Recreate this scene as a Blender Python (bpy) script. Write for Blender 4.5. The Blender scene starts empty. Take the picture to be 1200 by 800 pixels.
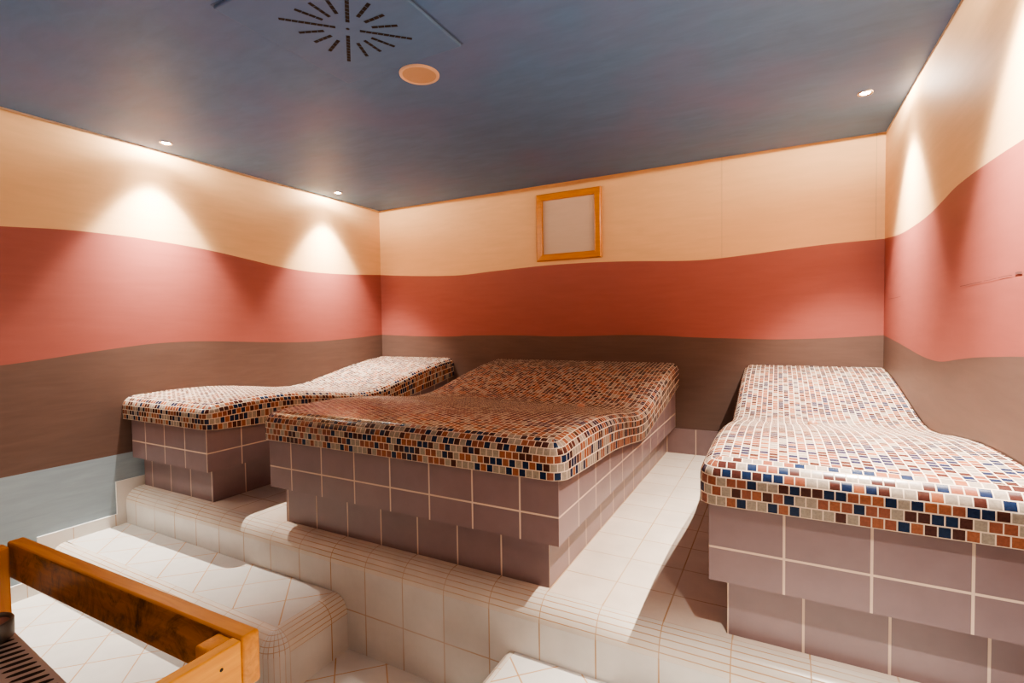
import bpy, bmesh, math, random
from mathutils import Vector, Matrix
from math import sin, cos, pi, radians
random.seed(7)
scene = bpy.context.scene
COL = scene.collection

# ------------------------------------------------------------------ room numbers (metres)
XL, XR, YF, YB = -3.63, 0.60, -1.30, 3.955
ZF, ZC = -0.457, 2.188            # lower floor, ceiling; the platform top is z = 0
YP = 1.605                        # platform riser
ZS = -0.212                       # bench / step top
TP = 0.2115                       # tile pitch

# ------------------------------------------------------------------ node helpers
def new_mat(name):
    m = bpy.data.materials.new(name); m.use_nodes = True
    nt = m.node_tree
    b = nt.nodes['Principled BSDF']
    return m, nt, b
def N(nt, kind, **kw):
    n = nt.nodes.new(kind)
    for k, v in kw.items():
        if k.startswith('i_'):
            n.inputs[k[2:].replace('_', ' ')].default_value = v
        else:
            setattr(n, k, v)
    return n
def ramp(nt, pts, interp='LINEAR'):
    r = nt.nodes.new('ShaderNodeValToRGB'); cr = r.color_ramp; cr.interpolation = interp
    while len(cr.elements) > 1: cr.elements.remove(cr.elements[-1])
    cr.elements[0].position = pts[0][0]; cr.elements[0].color = (*pts[0][1], 1)
    for p, c in pts[1:]:
        e = cr.elements.new(p); e.color = (*c, 1)
    return r
def mixc(nt, fac, a, b, mode='MIX'):
    m = nt.nodes.new('ShaderNodeMix'); m.data_type = 'RGBA'; m.blend_type = mode
    L = nt.links
    for sock, v in ((m.inputs[0], fac), (m.inputs[6], a), (m.inputs[7], b)):
        if hasattr(v, 'is_linked'): L.new(v, sock)
        elif isinstance(v, (int, float)): sock.default_value = v
        else: sock.default_value = (*v, 1)
    return m.outputs[2]
def plain(name, col, rough=.5, metal=0.0, emit=None, estr=0):
    m, nt, b = new_mat(name)
    b.inputs['Base Color'].default_value = (*col, 1)
    b.inputs['Roughness'].default_value = rough
    b.inputs['Metallic'].default_value = metal
    if emit:
        b.inputs['Emission Color'].default_value = (*emit, 1); b.inputs['Emission Strength'].default_value = estr
    n = N(nt, 'ShaderNodeTexNoise', i_Scale=35.0)
    bp = N(nt, 'ShaderNodeBump', i_Strength=.04, i_Distance=.01)
    nt.links.new(n.outputs['Fac'], bp.inputs['Height']); nt.links.new(bp.outputs['Normal'], b.inputs['Normal'])
    return m

def paint(name, col, var=.16, rough=.55, stretch=(1.2, 1.2, 9.0), tint=None, bump=.035):
    """brushed wall paint: object-space streaks, soft blotches"""
    m, nt, b = new_mat(name); L = nt.links
    tc = N(nt, 'ShaderNodeTexCoord')
    mp = N(nt, 'ShaderNodeMapping'); mp.inputs['Scale'].default_value = stretch
    L.new(tc.outputs['Object'], mp.inputs['Vector'])
    n1 = N(nt, 'ShaderNodeTexNoise', i_Scale=3.0, i_Detail=8.0, i_Roughness=.62, i_Distortion=.4)
    L.new(mp.outputs[0], n1.inputs['Vector'])
    n2 = N(nt, 'ShaderNodeTexNoise', i_Scale=1.6, i_Detail=3.0)
    L.new(tc.outputs['Object'], n2.inputs['Vector'])
    lo = tuple(c * (1 - var) for c in col); hi = tuple(min(1, c * (1 + var)) for c in col)
    r1 = ramp(nt, [(.3, lo), (.7, hi)]); L.new(n1.outputs['Fac'], r1.inputs[0])
    c2 = tint or tuple(c * (1 - var * .8) for c in col)
    r2 = ramp(nt, [(.42, (0, 0, 0)), (.72, (1, 1, 1))]); L.new(n2.outputs['Fac'], r2.inputs[0])
    fm = N(nt, 'ShaderNodeMath', operation='MULTIPLY'); fm.inputs[1].default_value = .55
    L.new(r2.outputs[0], fm.inputs[0])
    L.new(mixc(nt, fm.outputs[0], r1.outputs[0], c2), b.inputs['Base Color'])
    b.inputs['Roughness'].default_value = rough
    b.inputs['Specular IOR Level'].default_value = .18
    bp = N(nt, 'ShaderNodeBump', i_Strength=bump, i_Distance=.01)
    L.new(n1.outputs['Fac'], bp.inputs['Height']); L.new(bp.outputs[0], b.inputs['Normal'])
    return m

def tiles(name, pw, ph, joint, c1, c2, grout, stagger=0.0, rough=.3, rot=0.0, loc=(0, 0), blotch=.12,
          colors=None, bump=.35, spec=.5, fade=0.0, coat=0.0, gblotch=0.0):
    """tile grid from the UV map (UV is in metres on the surface)"""
    m, nt, b = new_mat(name); L = nt.links
    uv = N(nt, 'ShaderNodeUVMap', uv_map='UVMap')
    mp = N(nt, 'ShaderNodeMapping'); mp.inputs['Location'].default_value = (loc[0], loc[1], 0)
    mp.inputs['Rotation'].default_value = (0, 0, rot)
    L.new(uv.outputs[0], mp.inputs['Vector'])
    br = N(nt, 'ShaderNodeTexBrick', offset=stagger, offset_frequency=2, squash=1.0)
    br.inputs['Scale'].default_value = 1.0
    br.inputs['Mortar Size'].default_value = joint
    br.inputs['Mortar Smooth'].default_value = .15
    br.inputs['Bias'].default_value = 0
    br.inputs['Brick Width'].default_value = pw
    br.inputs['Row Height'].default_value = ph
    br.inputs['Color1'].default_value = (0, 0, 0, 1); br.inputs['Color2'].default_value = (1, 1, 1, 1)
    br.inputs['Mortar'].default_value = (.5, .5, .5, 1)
    L.new(mp.outputs[0], br.inputs['Vector'])
    if colors:
        rc = ramp(nt, colors, 'CONSTANT')
    else:
        rc = ramp(nt, [(0, c1), (1, c2)])
    L.new(br.outputs['Color'], rc.inputs[0])
    tc = N(nt, 'ShaderNodeTexCoord')
    nz = N(nt, 'ShaderNodeTexNoise', i_Scale=(140.0 if colors else 7.0), i_Detail=4.0, i_Roughness=.6)
    L.new(tc.outputs['Object'], nz.inputs['Vector'])
    rn = ramp(nt, [(.3, (1 - blotch,) * 3), (.7, (1 + blotch * .5,) * 3)]); L.new(nz.outputs['Fac'], rn.inputs[0])
    tilec = mixc(nt, 1.0, rc.outputs[0], rn.outputs[0], 'MULTIPLY')
    gfac = br.outputs['Fac']
    if fade > 0:                                   # grout that is worn away in places
        n3 = N(nt, 'ShaderNodeTexNoise', i_Scale=2.3, i_Detail=3.0); L.new(tc.outputs['Object'], n3.inputs['Vector'])
        r3 = ramp(nt, [(.35, (1 - fade,) * 3), (.65, (1, 1, 1))]); L.new(n3.outputs['Fac'], r3.inputs[0])
        mm = N(nt, 'ShaderNodeMath', operation='MULTIPLY'); L.new(gfac, mm.inputs[0]); L.new(r3.outputs[0], mm.inputs[1])
        gfac = mm.outputs[0]
    L.new(mixc(nt, gfac, tilec, grout), b.inputs['Base Color'])
    rr = N(nt, 'ShaderNodeMapRange'); rr.inputs['To Min'].default_value = rough; rr.inputs['To Max'].default_value = .85
    L.new(br.outputs['Fac'], rr.inputs['Value']); L.new(rr.outputs[0], b.inputs['Roughness'])
    inv = N(nt, 'ShaderNodeMath', operation='SUBTRACT'); inv.inputs[0].default_value = 1; L.new(br.outputs['Fac'], inv.inputs[1])
    bp = N(nt, 'ShaderNodeBump', i_Strength=bump, i_Distance=.0025)
    L.new(inv.outputs[0], bp.inputs['Height'])
    if not colors:
        bp2 = N(nt, 'ShaderNodeBump', i_Strength=.05, i_Distance=.01)
        L.new(nz.outputs['Fac'], bp2.inputs['Height']); L.new(bp.outputs[0], bp2.inputs['Normal'])
        L.new(bp2.outputs[0], b.inputs['Normal'])
    else:
        L.new(bp.outputs[0], b.inputs['Normal'])
    b.inputs['Specular IOR Level'].default_value = spec
    b.inputs['Coat Weight'].default_value = coat
    b.inputs['Coat Roughness'].default_value = .12
    return m

def wood(name, light, dark, axis='X', blot=0.0, rough=.38):
    m, nt, b = new_mat(name); L = nt.links
    tc = N(nt, 'ShaderNodeTexCoord'); mp = N(nt, 'ShaderNodeMapping')
    s = {'X': (1.6, 22, 22), 'Y': (22, 1.6, 22), 'Z': (22, 22, 1.6)}[axis]
    mp.inputs['Scale'].default_value = s
    L.new(tc.outputs['Object'], mp.inputs['Vector'])
    n1 = N(nt, 'ShaderNodeTexNoise', i_Scale=2.6, i_Detail=7.0, i_Roughness=.6, i_Distortion=.9)
    L.new(mp.outputs[0], n1.inputs['Vector'])
    r1 = ramp(nt, [(.28, dark), (.5, tuple((a + c) / 2 for a, c in zip(light, dark))), (.72, light)])
    L.new(n1.outputs['Fac'], r1.inputs[0])
    out = r1.outputs[0]
    if blot:
        n2 = N(nt, 'ShaderNodeTexNoise', i_Scale=9.0, i_Detail=9.0, i_Roughness=.72, i_Distortion=1.6)
        L.new(tc.outputs['Object'], n2.inputs['Vector'])
        r2 = ramp(nt, [(.48, (0, 0, 0)), (.66, (blot,) * 3)]); L.new(n2.outputs['Fac'], r2.inputs[0])
        out = mixc(nt, r2.outputs[0], out, (.028, .009, .003))
    L.new(out, b.inputs['Base Color']); b.inputs['Roughness'].default_value = rough
    bp = N(nt, 'ShaderNodeBump', i_Strength=.12, i_Distance=.004)
    L.new(n1.outputs['Fac'], bp.inputs['Height']); L.new(bp.outputs[0], b.inputs['Normal'])
    return m

# ------------------------------------------------------------------ materials
CREAM = (.78, .475, .235); RED = (.345, .107, .084); BROWN = (.148, .092, .073); BLUE = (.29, .355, .39)
m_cream = paint('cream_paint', CREAM, .05, .6)
m_red = paint('brick_red_paint', RED, .055, .5)
m_brown = paint('brown_paint', BROWN, .10, .45)
m_blue = paint('blue_grey_paint', BLUE, .09, .5)
m_caulk = plain('caulk', (.92, .76, .58), .6)
m_seam = plain('seam_line', (.52, .33, .19), .7)
m_crack = plain('crack_line', (.13, .04, .03), .8)
m_ceil = paint('ceiling_paint', (.112, .222, .425), .08, .55, (1.5, 4.5, 3.0), (.172, .195, .38), .03)
m_panel = paint('vent_panel_paint', (.112, .22, .42), .05, .55, (2, 6, 3), (.145, .2, .39), .02)
WT1, WT2, WG = (.655, .625, .575), (.705, .675, .625), (.50, .29, .13)
m_white = tiles('white_tile', TP, TP, .0028, WT1, WT2, WG, rough=.28, blotch=.08, fade=.55)
m_floor = tiles('white_tile_lamp_warm', TP, TP, .0028, (.71, .60, .49), (.745, .635, .525), (.47, .28, .13), rough=.3, blotch=.1, fade=.45)  # platform top: white tile with the lamps' warm light put into its colour
m_white_d = tiles('white_tile_diagonal', .21, .21, .0031, WT1, WT2, WG, rough=.25, rot=pi / 4, blotch=.06, fade=.25)
m_nose = tiles('white_tile_nosing', TP, .0212, .0019, (.67, .60, .51), (.71, .64, .55), WG, rough=.28, blotch=.08, fade=.6)
m_strip = tiles('white_tile_strip', .0212, 5.0, .0016, WT1, WT2, WG, rough=.28, blotch=.08, fade=.6)
m_skirt = tiles('white_skirting_tile', TP, 1.0, .0022, (.68, .65, .6), (.73, .7, .65), WG, rough=.3, blotch=.05, fade=.4)
PG = (.70, .52, .39)
m_purple = tiles('mauve_tile', .21, .21, .0036, (.240, .160, .158), (.260, .174, .171), PG, rough=.3, blotch=.10)
MC = [(0, (.30, .105, .052)), (.17, (.25, .085, .05)), (.33, (.33, .27, .21)), (.60, (.012, .024, .062)), (.80, (.075, .026, .020))]
m_mosaic = tiles('mosaic', .0275, .0265, .0017, None, None, (.72, .56, .41), stagger=.5, rough=.22, colors=MC,
                 blotch=.25, bump=.5, coat=0, spec=.36)
m_wood = wood('honey_pine', (.72, .315, .02), (.50, .18, .008), 'X')
m_wood_y = wood('honey_pine_crosswise', (.84, .385, .008), (.66, .26, .006), 'Y')
m_wood_z = wood('honey_pine_upright', (.76, .33, .015), (.56, .20, .008), 'Z')
m_wood_dark = wood('stained_pine_shaded', (.52, .20, .018), (.30, .095, .008), 'X', .92)  # stained blotches; base colour also darkened for the unlit inner face
m_frame = wood('frame_pine', (.66, .25, .012), (.50, .165, .008), 'X', 0, .3)
m_hatch = paint('hatch_paint', (.60, .45, .33), .04, .5)
m_gap_shade = plain('panel_gap_shade', (.085, .15, .28), .7)
m_steel = plain('heater_steel', (.54, .50, .47), .36, .15)
m_black = plain('black_slot', (.006, .006, .007), .7)
m_dark = plain('dark_metal', (.05, .05, .055), .5, .6)
m_chrome = plain('chrome', (.75, .72, .68), .2, 1.0)
m_bulb = plain('bulb', (1, 1, 1), .4, 0, (1, .90, .76), 150)
m_rim = plain('speaker_rim', (.86, .60, .40), .5)
m_copper = plain('reddish_filling', (.44, .20, .15), .5)
m_cup = plain('cup_metal', (.20, .19, .18), .35, .7)
def grille_mat():
    m, nt, b = new_mat('speaker_grille'); L = nt.links
    tc = N(nt, 'ShaderNodeTexCoord')
    br = N(nt, 'ShaderNodeTexBrick', offset=.5); br.inputs['Scale'].default_value = 1
    br.inputs['Mortar Size'].default_value = .0011; br.inputs['Brick Width'].default_value = .005; br.inputs['Row Height'].default_value = .005
    br.inputs['Color1'].default_value = br.inputs['Color2'].default_value = (.52, .31, .17, 1); br.inputs['Mortar'].default_value = (.70, .44, .26, 1)
    L.new(tc.outputs['Object'], br.inputs['Vector']); L.new(br.outputs['Color'], b.inputs['Base Color'])
    b.inputs['Roughness'].default_value = .6
    return m
m_grille = grille_mat()

# ------------------------------------------------------------------ object helpers
def tag(o, label=None, cat=None, group=None, kind=None):
    if label: o['label'] = label
    if cat: o['category'] = cat
    if group: o['group'] = group
    if kind: o['kind'] = kind
    return o
def empty(name, loc, label, cat, group=None, rz=0):
    o = bpy.data.objects.new(name, None); COL.objects.link(o)
    o.location = loc; o.rotation_euler = (0, 0, rz); o.empty_display_size = .1
    return tag(o, label, cat, group)
class MB:
    """mesh under construction: vertices, faces, per-corner UV (metres), material index, smooth flag"""
    def __init__(s): s.v = []; s.f = []; s.uv = []; s.mi = []; s.sm = []
    def face(s, pts, uvs=None, mi=0, sm=False):
        i = len(s.v); s.v += [tuple(p) for p in pts]; s.f.append(tuple(range(i, i + len(pts))))
        s.uv.append(uvs or [(p[0], p[1]) for p in pts]); s.mi.append(mi); s.sm.append(sm)
    def grid(s, fn, uvfn, nu, nv, mi=0, sm=True, flip=False):
        """fn(i,j)->point, uvfn(i,j)->uv; shared vertices inside the patch"""
        b = len(s.v)
        for i in range(nu + 1):
            for j in range(nv + 1): s.v.append(tuple(fn(i, j)))
        for i in range(nu):
            for j in range(nv):
                c = [(i, j), (i + 1, j), (i + 1, j + 1), (i, j + 1)]
                if flip: c.reverse()
                s.f.append(tuple(b + a * (nv + 1) + d for a, d in c)); s.uv.append([uvfn(a, d) for a, d in c])
                s.mi.append(mi); s.sm.append(sm)
    def box(s, x0, x1, y0, y1, z0, z1, mi=0):
        p = [(x, y, z) for x in (x0, x1) for y in (y0, y1) for z in (z0, z1)]
        for q in ((0, 1, 3, 2), (4, 6, 7, 5), (0, 4, 5, 1), (2, 3, 7, 6), (0, 2, 6, 4), (1, 5, 7, 3)):
            s.face([p[k] for k in q], None, mi)
    def build(s, name, mats, parent=None, loc=None, weld=1e-5):
        me = bpy.data.meshes.new(name); me.from_pydata(s.v, [], s.f)
        uvl = me.uv_layers.new(name='UVMap'); k = 0
        for u in s.uv:
            for c in u: uvl.data[k].uv = c; k += 1
        for m in (mats if isinstance(mats, (list, tuple)) else [mats]): me.materials.append(m)
        me.polygons.foreach_set('material_index', s.mi); me.polygons.foreach_set('use_smooth', s.sm)
        if weld:
            bm = bmesh.new(); bm.from_mesh(me); bmesh.ops.remove_doubles(bm, verts=bm.verts, dist=weld)
            bmesh.ops.recalc_face_normals(bm, faces=bm.faces); bm.to_mesh(me); bm.free()
        me.update()
        o = bpy.data.objects.new(name, me); COL.objects.link(o)
        if parent: o.parent = parent
        if loc: o.location = loc
        return o
def board(name, size, loc, mat, parent=None, bev=.006, seg=3, rot=(0, 0, 0), pick=None):
    """bevelled plank centred on loc; pick(face)->material index"""
    me = bpy.data.meshes.new(name); bm = bmesh.new(); bmesh.ops.create_cube(bm, size=1)
    for v in bm.verts: v.co = Vector([c * d for c, d in zip(v.co, size)])
    bmesh.ops.bevel(bm, geom=list(bm.edges), offset=bev, segments=seg, affect='EDGES', profile=.5)
    bm.normal_update()
    if pick:
        for f in bm.faces: f.material_index = pick(f)
    for f in bm.faces: f.smooth = f.calc_area() < max(size) * bev * 2.5
    bm.to_mesh(me); bm.free()
    for m in (mat if isinstance(mat, (list, tuple)) else [mat]): me.materials.append(m)
    o = bpy.data.objects.new(name, me); COL.objects.link(o); o.location = loc; o.rotation_euler = rot
    if parent: o.parent = parent
    return o
def lathe(name, prof, mat, parent=None, loc=(0, 0, 0), n=40, mats=None):
    mb = MB()
    P = lambda i, j: (prof[j][0] * cos(2 * pi * i / n), prof[j][0] * sin(2 * pi * i / n), prof[j][1])
    mb.grid(P, lambda i, j: (i, j), n, len(prof) - 1)
    o = mb.build(name, mat, parent, loc)
    return o
def interp(pts, x):
    """monotone-ish Catmull-Rom through (x, y) points"""
    if x <= pts[0][0]: return pts[0][1]
    if x >= pts[-1][0]: return pts[-1][1]
    for i in range(len(pts) - 1):
        if pts[i][0] <= x <= pts[i + 1][0]: break
    x0, y0 = pts[i]; x1, y1 = pts[i + 1]
    def sl(k):
        a = pts[max(k - 1, 0)]; c = pts[min(k + 1, len(pts) - 1)]
        return (c[1] - a[1]) / max(1e-9, c[0] - a[0])
    h = x1 - x0; t = (x - x0) / h
    return ((2*t**3 - 3*t*t + 1) * y0 + (t**3 - 2*t*t + t) * h * sl(i) + (-2*t**3 + 3*t*t) * y1 + (t**3 - t*t) * h * sl(i + 1))

# ------------------------------------------------------------------ setting: painted walls, bands cut as real edges
def z1(p): return [(a, b + 1) for a, b in p]
L_cream = z1([(-1.3, .50), (-.6, .46), (.2, .49), (.7, .525), (1.087, .557), (1.356, .582), (1.622, .59), (1.824, .587), (2.157, .57), (2.555, .527), (2.744, .505), (2.951, .492), (3.177, .489), (3.533, .503), (3.955, .532)])
L_red = z1([(-1.3, -.13), (-.4, -.20), (.4, -.22), (1.061, -.178), (1.217, -.161), (1.39, -.138), (1.607, -.111), (1.801, -.092), (2.017, -.086), (2.196, -.09), (2.533, -.108), (2.804, -.121), (3.11, -.125), (3.513, -.111), (3.955, -.085)])
B_cream = z1([(-3.63, .532), (-3.4, .512), (-3.038, .487), (-2.75, .474), (-2.6, .473), (-2.267, .488), (-1.76, .504), (-1.376, .502), (-1.023, .488), (-.636, .463), (-.455, .46), (-.198, .474), (.042, .491), (.292, .507), (.6, .515)])
B_red = z1([(-3.63, -.085), (-3.3, -.097), (-3.052, -.103), (-2.70, -.104), (-2.60, -.097), (-2.101, -.095), (-1.688, -.105), (-1.382, -.102), (-1.13, -.095), (-.827, -.099), (-.575, -.113), (-.281, -.122), (-.008, -.128), (.296, -.119), (.6, -.1)])
R_cream = z1([(-1.3, .48), (-.3, .51), (.8, .46), (1.4, .475), (1.908, .494), (2.057, .5), (2.237, .505), (2.365, .506), (2.532, .502), (2.678, .487), (2.874, .471), (3.107, .466), (3.494, .475), (3.955, .515)])
R_red = z1([(-1.3, -.12), (.2, -.16), (1.3, -.09), (1.879, -.108), (2.095, -.122), (2.289, -.137), (2.477, -.157), (2.644, -.176), (2.771, -.181), (2.99, -.174), (3.253, -.153), (3.573, -.127), (3.955, -.1)])
def wall(name, a0, a1, place, bands, n=140, flip=False, extra=None):
    """bands: list of (function of a -> z, material index of the band above that line)"""
    mb = MB(); lines = bands
    for k in range(len(lines) - 1):
        lo, hi, mi = lines[k][0], lines[k + 1][0], lines[k][1]
        def P(i, j):
            a = a0 + (a1 - a0) * i / n
            return place(a, (lo, hi)[j](a))
        mb.grid(P, lambda i, j: (i, j), n, 1, mi, False, flip)
    if extra: extra(mb)
    o = mb.build(name, [m_cream, m_red, m_brown, m_blue, m_caulk, m_seam, m_crack, m_white], weld=0)
    tag(o, kind='structure'); return o
zc = lambda z: (lambda a: z)
iv = lambda p: (lambda a: interp(p, a))
wall('wall_left', YF, YB, lambda a, z: (XL, a, z),
     [(zc(ZF), 3), (zc(.226), 2), (iv(L_red), 1), (iv(L_cream), 0), (zc(ZC - .010), 4), (zc(ZC), 4)])
def back_extra(mb):
    y = YB - .0012
    for x, za, zb in ((-.362, 1.463, ZC), (.553, 1.52, ZC), (-2.655, .9, 1.47)):
        mb.face([(x - .0014, y, za), (x + .0014, y, za), (x + .0014, y, zb), (x - .0014, y, zb)], None, 5 if za > 1 else 1)
wall('wall_back', XL, XR, lambda a, z: (a, YB, z),
     [(zc(ZF), 2), (iv(B_red), 1), (iv(B_cream), 0), (zc(ZC), 0)], extra=back_extra)
def right_extra(mb):
    x = XR - .0012
    for pts, w in (([(1.90, 1.1215), (1.925, 1.1235), (1.945, 1.1225)], .007), ([(1.965, 1.1225), (2.02, 1.1235), (2.07, 1.122)], .0018), ([(2.085, 1.1225), (2.14, 1.121), (2.192, 1.1218)], .0014),
                   ([(2.21, 1.1208), (2.30, 1.1200), (2.36, 1.1188), (2.434, 1.1185)], .0020), ([(3.46, 1.125), (3.60, 1.1235), (3.80, 1.1245)], .0018)):
        for (a, b), (c, d) in zip(pts, pts[1:]):
            mb.face([(x, a, b), (x, c, d), (x, c, d + w), (x, a, b + w)], None, 6)
wall('wall_right', YF, YB, lambda a, z: (XR, a, z),
     [(zc(ZF), 3), (zc(.226), 2), (iv(R_red), 1), (iv(R_cream), 0), (zc(ZC - .010), 4), (zc(ZC), 4)], extra=right_extra)
wall('wall_front', XL, XR, lambda a, z: (a, YF, z),
     [(zc(ZF), 7), (zc(ZC), 7)], n=20)
mb = MB(); mb.box(XL - .02, XR + .02, YF - .02, YB + .02, ZC, ZC + .06)
tag(mb.build('ceiling', m_ceil), kind='structure')
mb = MB(); mb.box(XL - .02, XR + .02, YF - .02, YB + .02, ZF - .06, ZF)
for k, u in enumerate(mb.uv): mb.uv[k] = [(p[0] + 2.08, p[1] - 1.303) for p in u]
tag(mb.build('floor', m_white_d), kind='structure')

# platform: tiled top, rounded nosing of narrow strips, tall tiled riser
RN = .08
def fillet(r, k, n): return r * sin(pi / 2 * k / n), r * (1 - cos(pi / 2 * k / n))
mb = MB()
yn = YP + RN
mb.face([(XL, yn, 0), (XR, yn, 0), (XR, YB, 0), (XL, YB, 0)],
        [(x + .758, y - 1.867) for x, y in ((XL, yn), (XR, yn), (XR, YB), (XL, YB))], 0)
nf = 12; L0 = RN * pi / 2
def nose(i, j):
    x = XL + (XR - XL) * i / 40; th = pi / 2 * j / nf
    return (x, yn - RN * sin(th), -RN + RN * cos(th))
mb.grid(nose, lambda i, j: (XL + (XR - XL) * i / 40 + .758, L0 * j / nf), 40, nf, 1)
mb.face([(XL, YP, ZF), (XR, YP, ZF), (XR, YP, -RN), (XL, YP, -RN)],
        [(x + .758, z + .275) for x, z in ((XL, ZF), (XR, ZF), (XR, -RN), (XL, -RN))], 2)
tag(mb.build('platform', [m_floor, m_nose, m_white]), kind='structure')

# rounded tiled block: fillets along the front, one end, and the upright corner, octant at the corner
def tiled_block(name, xfix, xend, yfront, yback, ztop, zbot, R, duv, label, cat):
    """xfix: plain end, xend: rounded end (either side); rounded front edge and rounded end edge"""
    s = 1 if xend > xfix else -1
    mb = MB(); n = 10
    xi = xend - s * R; yi = yfront + R; zi = ztop - R
    q = [(xfix, yi), (xi, yi), (xi, yback), (xfix, yback)]
    mb.face([(x, y, ztop) for x, y in q], [(x - duv[0], y - duv[1]) for x, y in q], 0)
    A = R * pi / 2; ang = lambda j: pi / 2 * j / n
    xs = lambda i: xfix + (xi - xfix) * i / 12; ys = lambda i: yi + (yback - yi) * i / 12
    mb.grid(lambda i, j: (xs(i), yi - R * sin(ang(j)), zi + R * cos(ang(j))), lambda i, j: (xs(i) - duv[0], A * j / n), 12, n, 1)
    mb.grid(lambda i, j: (xi + s * R * sin(ang(j)), ys(i), zi + R * cos(ang(j))), lambda i, j: (ys(i) - duv[1], A * j / n), 12, n, 1)
    mb.grid(lambda i, j: (xi + s * R * sin(ang(j)) * sin(ang(i)), yi - R * sin(ang(j)) * cos(ang(i)), zi + R * cos(ang(j))),
            lambda i, j: (A * i / n, A * j / n), n, n, 3)
    mb.grid(lambda i, j: (xi + s * R * sin(ang(i)), yi - R * cos(ang(i)), zi + (zbot - zi) * j), lambda i, j: (A * i / n, j * .2 + 1), n, 1, 2)
    mb.face([(xfix, yfront, zbot), (xi, yfront, zbot), (xi, yfront, zi), (xfix, yfront, zi)],
            [(x - duv[0], z - zi + TP) for x, z in ((xfix, zbot), (xi, zbot), (xi, zi), (xfix, zi))], 4)
    mb.face([(xend, yi, zbot), (xend, yback, zbot), (xend, yback, zi), (xend, yi, zi)],
            [(y - yi, z - zi + TP) for y, z in ((yi, zbot), (yback, zbot), (yback, zi), (yi, zi))], 4)
    o = mb.build(name, [m_white_d, m_nose, m_strip, m_small, m_white])
    return tag(o, label, cat)
m_small = tiles('white_tile_chips', .0212, .0212, .0016, WT1, WT2, WG, rough=.28, blotch=.08, fade=.3)
tiled_block('tiled_bench', XL + .012, -1.715, 1.222, YP - .001, ZS, ZF, .08, (-2.08, 1.303),
            'low white tiled bench with rounded edges along the left wall in front of the platform', 'bench')
tiled_block('tiled_step', XR - .003, -.905, 1.18, YP - .001, ZS - .003, ZF, .045, (-.79, 1.50),
            'low white tiled step with rounded corner at the bottom edge, before the walkway', 'step')

# skirtings
mb = MB()
def skirt_left(segs, t=.011):
    for y0, y1, za, zb in segs:
        x = XL + t
        mb.face([(x, y0, za), (x, y1, za), (x, y1, zb), (x, y0, zb)], [(y - 1.335, z - za + .2) for y, z in ((y0, za), (y1, za), (y1, zb), (y0, zb))], 0)
        mb.face([(XL, y0, zb), (x, y0, zb), (x, y1, zb), (XL, y1, zb)], [(.1, .5)] * 4, 1)
        mb.face([(XL, y0, za), (x, y0, za), (x, y0, zb), (XL, y0, zb)], [(.1, .5)] * 4, 1)
skirt_left([(YF, 1.175, ZF, -.368), (1.175, 1.556, ZF, -.142), (1.556, 1.72, ZF, .060)])
m_edge = plain('skirting_edge', (.88, .85, .8), .4)
tag(mb.build('baseboard_left', [m_skirt, m_edge], weld=0), kind='structure')
mb = MB()
for x0, x1 in ((-2.87, -2.25), (-.760, -.142)):
    y = YB - .010
    q = [(x0, 0), (x1, 0), (x1, .190), (x0, .190)]
    mb.face([(x, y, z) for x, z in q], [(x + .542, z + .01) for x, z in q], 0)
    mb.face([(x0, y, .19), (x1, y, .19), (x1, YB, .19), (x0, YB, .19)], [(.1, .1)] * 4, 0)
tag(mb.build('baseboard_back', m_purple, weld=0), kind='structure')

# ------------------------------------------------------------------ heated loungers
PT = [(1.60, .578), (1.75, .588), (1.95, .593), (2.2, .583), (2.45, .554), (2.65, .524), (2.82, .511), (2.98, .522), (3.2, .566), (3.45, .618), (3.7, .662), (3.96, .692)]
PBm = [(1.60, .446), (1.8, .434), (2.0, .424), (2.23, .415), (2.5, .386), (2.70, .358), (2.84, .346), (2.98, .366), (3.2, .400), (3.45, .437), (3.7, .478), (3.96, .522)]
zt = lambda y: interp(PT, y); zb = lambda y: interp(PBm, y)
ZB0 = .200
def arclen():
    n = 300; t = [(1.6, 0.0)]
    for k in range(1, n + 1):
        y = 1.6 + 2.36 * k / n; dy = 2.36 / n; dz = zt(y) - zt(y - dy)
        t.append((y, t[-1][1] + math.hypot(dy, dz)))
    return t
ARC = arclen()
def arc(y):
    k = min(len(ARC) - 2, max(0, int((y - 1.6) / 2.36 * 300)))
    a, b = ARC[k], ARC[k + 1]; return a[1] + (b[1] - a[1]) * (y - a[0]) / (b[0] - a[0])
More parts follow.
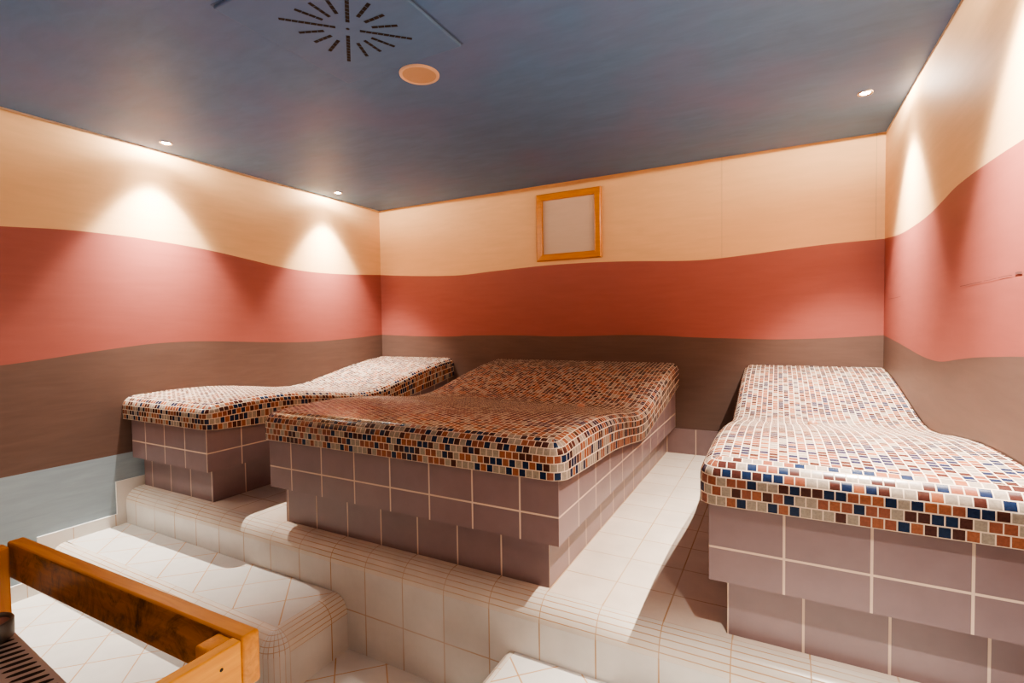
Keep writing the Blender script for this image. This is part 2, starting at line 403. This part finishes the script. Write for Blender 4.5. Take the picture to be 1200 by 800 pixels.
def mosaic_slab(x0, x1, y0, y1, left_open, right_open, parent, ox, oy):
    """wavy slab; open sides carry the rounded band, closed ones run into the wall"""
    R = .060; flat = .065; ST = flat + R * pi / 2          # six mosaic rows
    mb = MB(); na = 8; step = .02
    def path(d):
        """outline inset by d, left-back -> front -> right-back, with the running length of the uninset outline"""
        P = []; r = R - d
        yl = []; Rr = R
        if left_open:
            n = int((y1 - y0 - Rr) / step)
            for k in range(n): P.append((x0 + d, y1 - (y1 - y0 - Rr) * k / n, ))
            for k in range(9): a = pi / 2 * k / 8; P.append((x0 + Rr - r * cos(a), y0 + Rr - r * sin(a)))
        else:
            P.append((x0, y0 + d))
        xa = x0 + (Rr if left_open else 0); xb = x1 - (Rr if right_open else 0)
        n = int((xb - xa) / .04)
        for k in range(1, n): P.append((xa + (xb - xa) * k / n, y0 + d))
        if right_open:
            for k in range(9): a = pi / 2 * k / 8; P.append((x1 - Rr + r * sin(a), y0 + Rr - r * cos(a)))
            n = int((y1 - y0 - Rr) / step)
            for k in range(1, n + 1): P.append((x1 - d, y0 + Rr + (y1 - y0 - Rr) * k / n))
        else:
            P.append((x1, y0 + d))
        return P
    base = path(0); S = [0.0]
    for a, b in zip(base, base[1:]):
        ym = arc(b[1]) - arc(a[1]) if abs(b[0] - a[0]) < 1e-6 else None
        S.append(S[-1] + (abs(ym) if ym is not None else math.hypot(b[0] - a[0], b[1] - a[1])))
    rows = [(0.0, 0.0, 0.0)] + [(0, flat * k / 3, k / 3) for k in (1, 2, 3)]
    rings = []
    for k in range(4): rings.append((0.0, flat * k / 3, ('flat', k / 3)))
    for k in range(1, na + 1):
        th = pi / 2 * k / na; rings.append((R * (1 - cos(th)), flat + R * th, ('round', th)))
    paths = [path(d) for d, _, _ in rings]
    def V(i, j):
        x, y = paths[j][i]; kind, t = rings[j][2]
        top = zt(y); bot = zb(base[i][1])
        if kind == 'flat': z = bot + (top - R - bot) * t
        else: z = top - R + R * sin(t)
        return (x, y, z)
    # band rows count down from the top edge so the flat part always ends on a joint
    mb.grid(V, lambda i, j: (S[i] + ox, rings[j][1] + oy), len(base) - 1, len(rings) - 1)
    xa = x0 + (R if left_open else 0); xb = x1 - (R if right_open else 0); ya = y0 + R
    nx = max(2, int((xb - xa) / .05)); ny = int((y1 - ya) / step)
    mb.grid(lambda i, j: (xa + (xb - xa) * i / nx, ya + (y1 - ya) * j / ny, zt(ya + (y1 - ya) * j / ny)),
            lambda i, j: (arc(ya + (y1 - ya) * j / ny) + ox, (xa + (xb - xa) * i / nx - xa) + ST + oy), nx, ny)
    # underside lip
    inn = path(R * .999)
    def U(i, j): 
        x, y = (base, inn)[j][i]; return (x, y, zb(base[i][1]) - .0004)
    mb.grid(U, lambda i, j: (S[i], -.03 * j), len(base) - 1, 1, 0, False)
    mb.grid(lambda i, j: (xa + (xb - xa) * i / nx, ya + (y1 - ya) * j / ny, zb(ya + (y1 - ya) * j / ny) - .0004),
            lambda i, j: (i * .03, j * .03), nx, ny, 0, False)
    return mb.build('mosaic_top', m_mosaic, parent, weld=2e-5)
def base_mesh(name, x0, x1, y0, y1, za, ztopf, parent, gx, gy, gz, n=48):
    mb = MB()
    Y = lambda i: y0 + (y1 - y0) * i / n
    for x in (x0, x1):
        mb.grid(lambda i, j: (x, Y(i), za if j == 0 else ztopf(Y(i))), lambda i, j: (Y(i) - gy, (za if j == 0 else ztopf(Y(i))) - gz), n, 1, 0, False)
    q = [(x0, za), (x1, za), (x1, ztopf(y0)), (x0, ztopf(y0))]
    mb.face([(x, y0, z) for x, z in q], [(x - gx, z - gz) for x, z in q])
    q = [(x0, za), (x1, za), (x1, ztopf(y1)), (x0, ztopf(y1))]
    mb.face([(x, y1, z) for x, z in q], [(x - gx, z - gz) for x, z in q])
    mb.face([(x0, y0, za), (x1, y0, za), (x1, y1, za), (x0, y1, za)], [(.1, .1)] * 4)
    mb.grid(lambda i, j: ((x0, x1)[j], Y(i), ztopf(Y(i))), lambda i, j: (.1, .1), n, 1, 0, False)
    return mb.build(name, m_purple, parent)
GRP = 'tiled heated loungers on the platform'
def lounger(xs, xb, xp, lo, ro, gxb, gxp, label, ox, nub):
    root = empty('tiled_lounger', (0, 0, 0), label, 'lounger', GRP)
    yb = YB - .004
    mosaic_slab(xs[0], xs[1], 1.608, yb, lo, ro, root, ox, 0)
    base_mesh('base_block', xb[0], xb[1], 1.638, yb, ZB0, lambda y: zb(y) - .0005, root, gxb, 1.842, .305)
    base_mesh('plinth', xp[0], xp[1], 1.708, yb, 0.0005, lambda y: ZB0 - .0003, root, gxp, 1.908, .206)
    # small mosaic nub that marks the head rest
    z = zt(nub[1])
    prof = [(.0005, .016), (.010, .0155), (.018, .011), (.022, .004), (.023, -.004)]
    o = lathe('nub', prof, m_nub, root, (nub[0], nub[1], z), 24)
    return root
m_nub = plain('nub_tile', (.42, .20, .12), .35)
lounger((XL + .004, -2.735), (-3.589, -2.800), (-3.604, -2.872), False, True, -2.800 - .211 * 3, -3.093,
        'single lounger with mosaic top against the left wall, brightly lit', .11, (-3.15, 2.74))
lounger((-2.292, -.664), (-2.266, -.691), (-2.243, -.760), True, True, -1.057, -1.179,
        'wide double lounger with dim mosaic top standing in the middle of the platform', .37, (-1.03, 2.80))
lounger((-.216, XR - .004), (-.187, XR - .003), (-.140, XR - .003), True, False, .228, .071,
        'single lounger with pale mosaic top against the right wall', .73, (.145, 2.70))

# ------------------------------------------------------------------ frame on the back wall
fr = empty('framed_panel', (-1.55, YB, 1.822), 'square honey-coloured wooden frame around a blank beige panel, high on the back wall', 'frame')
fw, fh, mw, th = .574, .566, .055, .032
mb = MB()
o4 = [(-fw/2, -fh/2), (fw/2, -fh/2), (fw/2, fh/2), (-fw/2, fh/2)]
def inset(p, d): return [(x - math.copysign(d, x), z - math.copysign(d, z)) for x, z in p]
def moulding(a, b, name):
    mb = MB(); prof = [(0, 0), (0, -.022), (.008, -.030), (mw - .010, -.032), (mw, -.026), (mw, 0)]
    pts = []
    for d, y in prof:
        q = inset(o4, d); pts.append(((q[a][0], y, q[a][1]), (q[b][0], y, q[b][1])))
    for k in range(len(pts) - 1):
        mb.face([pts[k][0], pts[k][1], pts[k + 1][1], pts[k + 1][0]])
    mb.face([p[0] for p in pts]); mb.face([p[1] for p in pts][::-1])
    return mb.build(name, m_frame, fr)
for a, b, nm in ((0, 1, 'bottom_rail'), (1, 2, 'right_stile'), (2, 3, 'top_rail'), (3, 0, 'left_stile')): moulding(a, b, nm)
mb = MB(); i4 = inset(o4, mw - .002); mb.face([(x, -.006, z) for x, z in i4])
mb.build('panel', m_hatch, fr)

# ------------------------------------------------------------------ ceiling: vent, loudspeaker, spotlights
ve = empty('ceiling_vent', (-1.51, 1.480, ZC), 'square blue-grey ceiling vent panel with a star of black slots', 'vent')
board('panel', (.655, .655, .014), (0, 0, -.0075), m_panel, ve, .005, 2)
mb = MB()
for a0, a1, b0, b1 in ((-.334, .334, -.334, -.326), (-.334, .334, .326, .334), (-.334, -.326, -.326, .326), (.326, .334, -.326, .326)): mb.box(a0, a1, b0, b1, -.002, .0)
mb.build('gap_shade', m_gap_shade, ve, weld=0)  # solid darker strips, coloured as the shadow line around the panel
for k in range(16):
    a = pi / 8 * k
    if k % 4 == 2: r0, r1 = .046, .250
    else:
        r0 = .090 if k % 4 == 0 else .098; r1 = .186 / max(abs(cos(a)), abs(sin(a)))
        if k % 4 == 0: r1 = .186
    mb = MB(); w = .0074; z = -.0152
    c, s = cos(a), sin(a)
    T = lambda r, t, z: (r * c - t * s, r * s + t * c, z)
    mb.face([T(r0, -w, z), T(r1, -w, z), T(r1, w, z), T(r0, w, z)], None, 0)
    nfin = int((r1 - r0) / .022)
    for q in range(1, nfin):                         # fins across the slot
        r = r0 + (r1 - r0) * q / nfin
        mb.face([T(r + .0008, -w, z - .0006), T(r + .0024, -w, z - .0006), T(r - .0008, w, z - .0006), T(r - .0024, w, z - .0006)], None, 1)
    mb.build('slot', [m_black, m_panel], ve, (0.008, .002, 0), weld=0)
lathe('screw', [(.0004, -.017), (.005, -.0165), (.007, -.0145)], m_dark, ve, (.008, .002, 0), 16)
sp = empty('ceiling_loudspeaker', (-1.50, 1.927, ZC), 'round peach-coloured loudspeaker cover in the ceiling beside the vent panel', 'loudspeaker')
lathe('rim', [(.094, 0), (.093, -.006), (.088, -.009), (.081, -.008), (.079, -.005)], m_rim, sp, n=56)
lathe('grille', [(.0003, -.0055), (.04, -.0055), (.0795, -.005)], m_grille, sp, n=56)

LAMPS = [(-3.45, 1.827), (-3.44, 3.233), (.40, 3.23)]
LBL = ['small glowing ceiling spotlight near the left wall, nearer the ceiling vent',
       'small glowing ceiling spotlight in the far left corner of the ceiling',
       'small glowing ceiling spotlight near the right wall']
for (x, y), lb in zip(LAMPS, LBL):
    r = empty('ceiling_spotlight', (x, y, ZC), lb, 'spotlight', 'recessed ceiling spotlights')
    lathe('ring', [(.037, 0), (.036, -.004), (.033, -.006), (.028, -.005), (.024, -.001)], m_chrome, r, n=36)
    lathe('bulb', [(.0003, -.0055), (.010, -.0050), (.017, -.0040), (.0235, -.001)], m_bulb, r, n=30)
SPOTC = (1.0, .91, .815)
# light distribution of a reflector lamp: intensity against the angle from straight down (degrees)
PROFILE = [(0, .85), (8, .82), (15, .72), (22, .54), (28, .37), (32, .245), (34.5, .12), (37, .04), (42, .011), (55, .006), (64, .010), (74, .026), (80, .034), (87, .040), (90, .045)]
def spot(x, y, power):
    d = bpy.data.lights.new('spot', 'SPOT'); d.energy = power; d.color = SPOTC; d.spot_size = radians(179.5); d.spot_blend = .01
    d.shadow_soft_size = .006; d.use_nodes = True
    nt = d.node_tree; L = nt.links
    em = nt.nodes.get('Emission') or nt.nodes.new('ShaderNodeEmission')
    out = next((n for n in nt.nodes if n.type == 'OUTPUT_LIGHT'), None) or nt.nodes.new('ShaderNodeOutputLight')
    g = nt.nodes.new('ShaderNodeNewGeometry'); sx = nt.nodes.new('ShaderNodeSeparateXYZ')
    L.new(g.outputs['Incoming'], sx.inputs[0])
    ab = N(nt, 'ShaderNodeMath', operation='ABSOLUTE'); L.new(sx.outputs['Z'], ab.inputs[0])
    ac = N(nt, 'ShaderNodeMath', operation='ARCCOSINE'); L.new(ab.outputs[0], ac.inputs[0])
    dv = N(nt, 'ShaderNodeMath', operation='DIVIDE'); L.new(ac.outputs[0], dv.inputs[0]); dv.inputs[1].default_value = pi / 2
    r = ramp(nt, [(t / 90, (v, v, v)) for t, v in PROFILE]); L.new(dv.outputs[0], r.inputs[0])
    L.new(r.outputs[0], em.inputs['Strength']); L.new(em.outputs[0], out.inputs[0])
    o = bpy.data.objects.new('spot_beam', d); COL.objects.link(o); o.location = (x, y, ZC - .0125)
    return o
ALL = [(-3.45, 1.827), (-3.44, 3.233), (.40, 3.23), (.40, 1.827), (.40, .42), (-3.44, .42)]
for x, y in ALL: spot(x, y, (540 if x < 0 else (800 if y < 2 else 620)) if y > 1 else (620 if x > 0 else 240))

# ------------------------------------------------------------------ wooden guard around the heater, lower left
ZR = .402                                             # top of the rails
gd = empty('wooden_guard_rail', (-1.45, .60, ZF), 'orange-brown wooden guard rail of planks on posts, lower left foreground', 'guard rail')
g0 = Vector((-1.45, .60, ZF))
def gb(name, x0, x1, y0, y1, z0, z1, mat, bev=.005, pick=None, rz=0):
    c = Vector(((x0 + x1) / 2, (y0 + y1) / 2, (z0 + z1) / 2)) - g0
    return board(name, (abs(x1 - x0), abs(y1 - y0), abs(z1 - z0)), c, mat, gd, bev, 3, rot=(0, 0, rz), pick=pick)
RH = .106
gb('long_rail', -1.945, -.911, .5745, .6145, ZR - RH, ZR, [m_wood, m_wood_dark], .007, lambda f: 1 if f.normal.y < -.9 else 0, .022)
gb('short_rail', -.936, -.910, -.10, .585, ZR - RH, ZR - .002, m_wood_y, .003)
gb('short_rail', -1.972, -1.947, -.10, .552, ZR - RH, ZR - .002, m_wood_y, .003)
gb('post', -.982, -.938, .538, .586, ZF, ZR - .006, m_wood_z, .005)
gb('post', -1.945, -1.902, .510, .557, ZF, ZR - .004, m_wood_z, .005)
gb('post', -.982, -.938, -.10, -.052, ZF, ZR - .006, m_wood_z, .005)
gb('post', -1.945, -1.902, -.10, -.052, ZF, ZR - .006, m_wood_z, .005)
lathe('screw_head', [(.0003, 0), (.0028, .0004), (.0035, 0)], m_black, gd, Vector((-.9097, .545, ZR - .035)) - g0, 12).rotation_euler = (0, pi / 2, 0)

# heater with slotted steel top, cup standing on it
HZ = .200
ht = empty('heater', (-1.885, .5345, ZF), 'grey metal heater with black slotted top plate inside the wooden guard rail', 'heater', rz=radians(-4.05))
hw, hd = .86, .52
board('casing', (hw - .02, hd - .02, HZ - ZF - .03), (hw / 2, -hd / 2, (HZ - ZF - .03) / 2), m_dark, ht, .004, 2)
mb = MB()
zt0 = HZ - ZF
mb.box(0, hw, -.088, 0, zt0 - .03, zt0); mb.box(0, hw, -hd, -hd + .088, zt0 - .03, zt0)
mb.box(0, .088, -hd + .088, -.088, zt0 - .03, zt0); mb.box(hw - .088, hw, -hd + .088, -.088, zt0 - .03, zt0)
def slot(cx, cy, ang, ln):
    c, s = cos(ang), sin(ang); P = []
    for a, w in ((-.5, .0), (-.42, .0045), (-.2, .0072), (.1, .0076), (.36, .006), (.47, .0035), (.5, 0)): P.append((a * ln, w))
    ring = [(a, w) for a, w in P] + [(a, -w) for a, w in P[-2:0:-1]]
    mb.face([(cx + a * c - w * s, cy + a * s + w * c, zt0 + .0006) for a, w in ring], None, 1)
for k in range(27):
    slot(.040 + .0285 * k, -.040, radians(75), .062)
    slot(.040 + .0285 * k, -hd + .044, radians(75), .062)
mb.build('top_plate', [m_steel, m_black], ht)
mb = MB(); mb.box(.088, hw - .088, -hd + .088, -.088, zt0 - .026, zt0 - .012)
mb.build('inner_tray', m_dark, ht)
cp = empty('round_cup', (-1.80, .478, HZ + .001), 'small grey round cup with reddish filling on the heater plate at the left edge', 'cup')
lathe('cup_wall', [(.0004, 0), (.046, 0), (.050, .004), (.051, .046), (.0495, .049), (.045, .049), (.0435, .044), (.0430, .038)], m_cup, cp, n=44)
lathe('filling', [(.0004, .0405), (.02, .0405), (.0432, .039)], m_copper, cp, n=44)

# ------------------------------------------------------------------ camera (matched to the picture's vanishing points)
cd = bpy.data.cameras.new('camera'); cam = bpy.data.objects.new('camera', cd); COL.objects.link(cam)
yaw, pitch, roll = -4.88542030e-01, -3.35731022e-02, -1.37870669e-02
d = Vector((sin(yaw) * cos(pitch), cos(yaw) * cos(pitch), sin(pitch))); r = Vector((cos(yaw), -sin(yaw), 0)); u = r.cross(d)
r2 = cos(roll) * r + sin(roll) * u; u2 = -sin(roll) * r + cos(roll) * u
cam.matrix_world = Matrix(((r2.x, u2.x, -d.x, 0), (r2.y, u2.y, -d.y, 0), (r2.z, u2.z, -d.z, 1.0), (0, 0, 0, 1)))
cd.sensor_width = 36; cd.sensor_fit = 'HORIZONTAL'; cd.lens = 586.437996 * 36 / 1200; cd.clip_start = .02
scene.camera = cam
w = bpy.data.worlds.new('world'); scene.world = w; w.use_nodes = True
w.node_tree.nodes['Background'].inputs[0].default_value = (.5, .5, .5, 1); w.node_tree.nodes['Background'].inputs[1].default_value = .2
scene.view_settings.view_transform = 'AgX'
scene.view_settings.look = 'AgX - Medium High Contrast'
scene.view_settings.exposure = 0.5
scene.cycles.max_bounces = 12; scene.cycles.diffuse_bounces = 6
scene.cycles.use_denoising = True
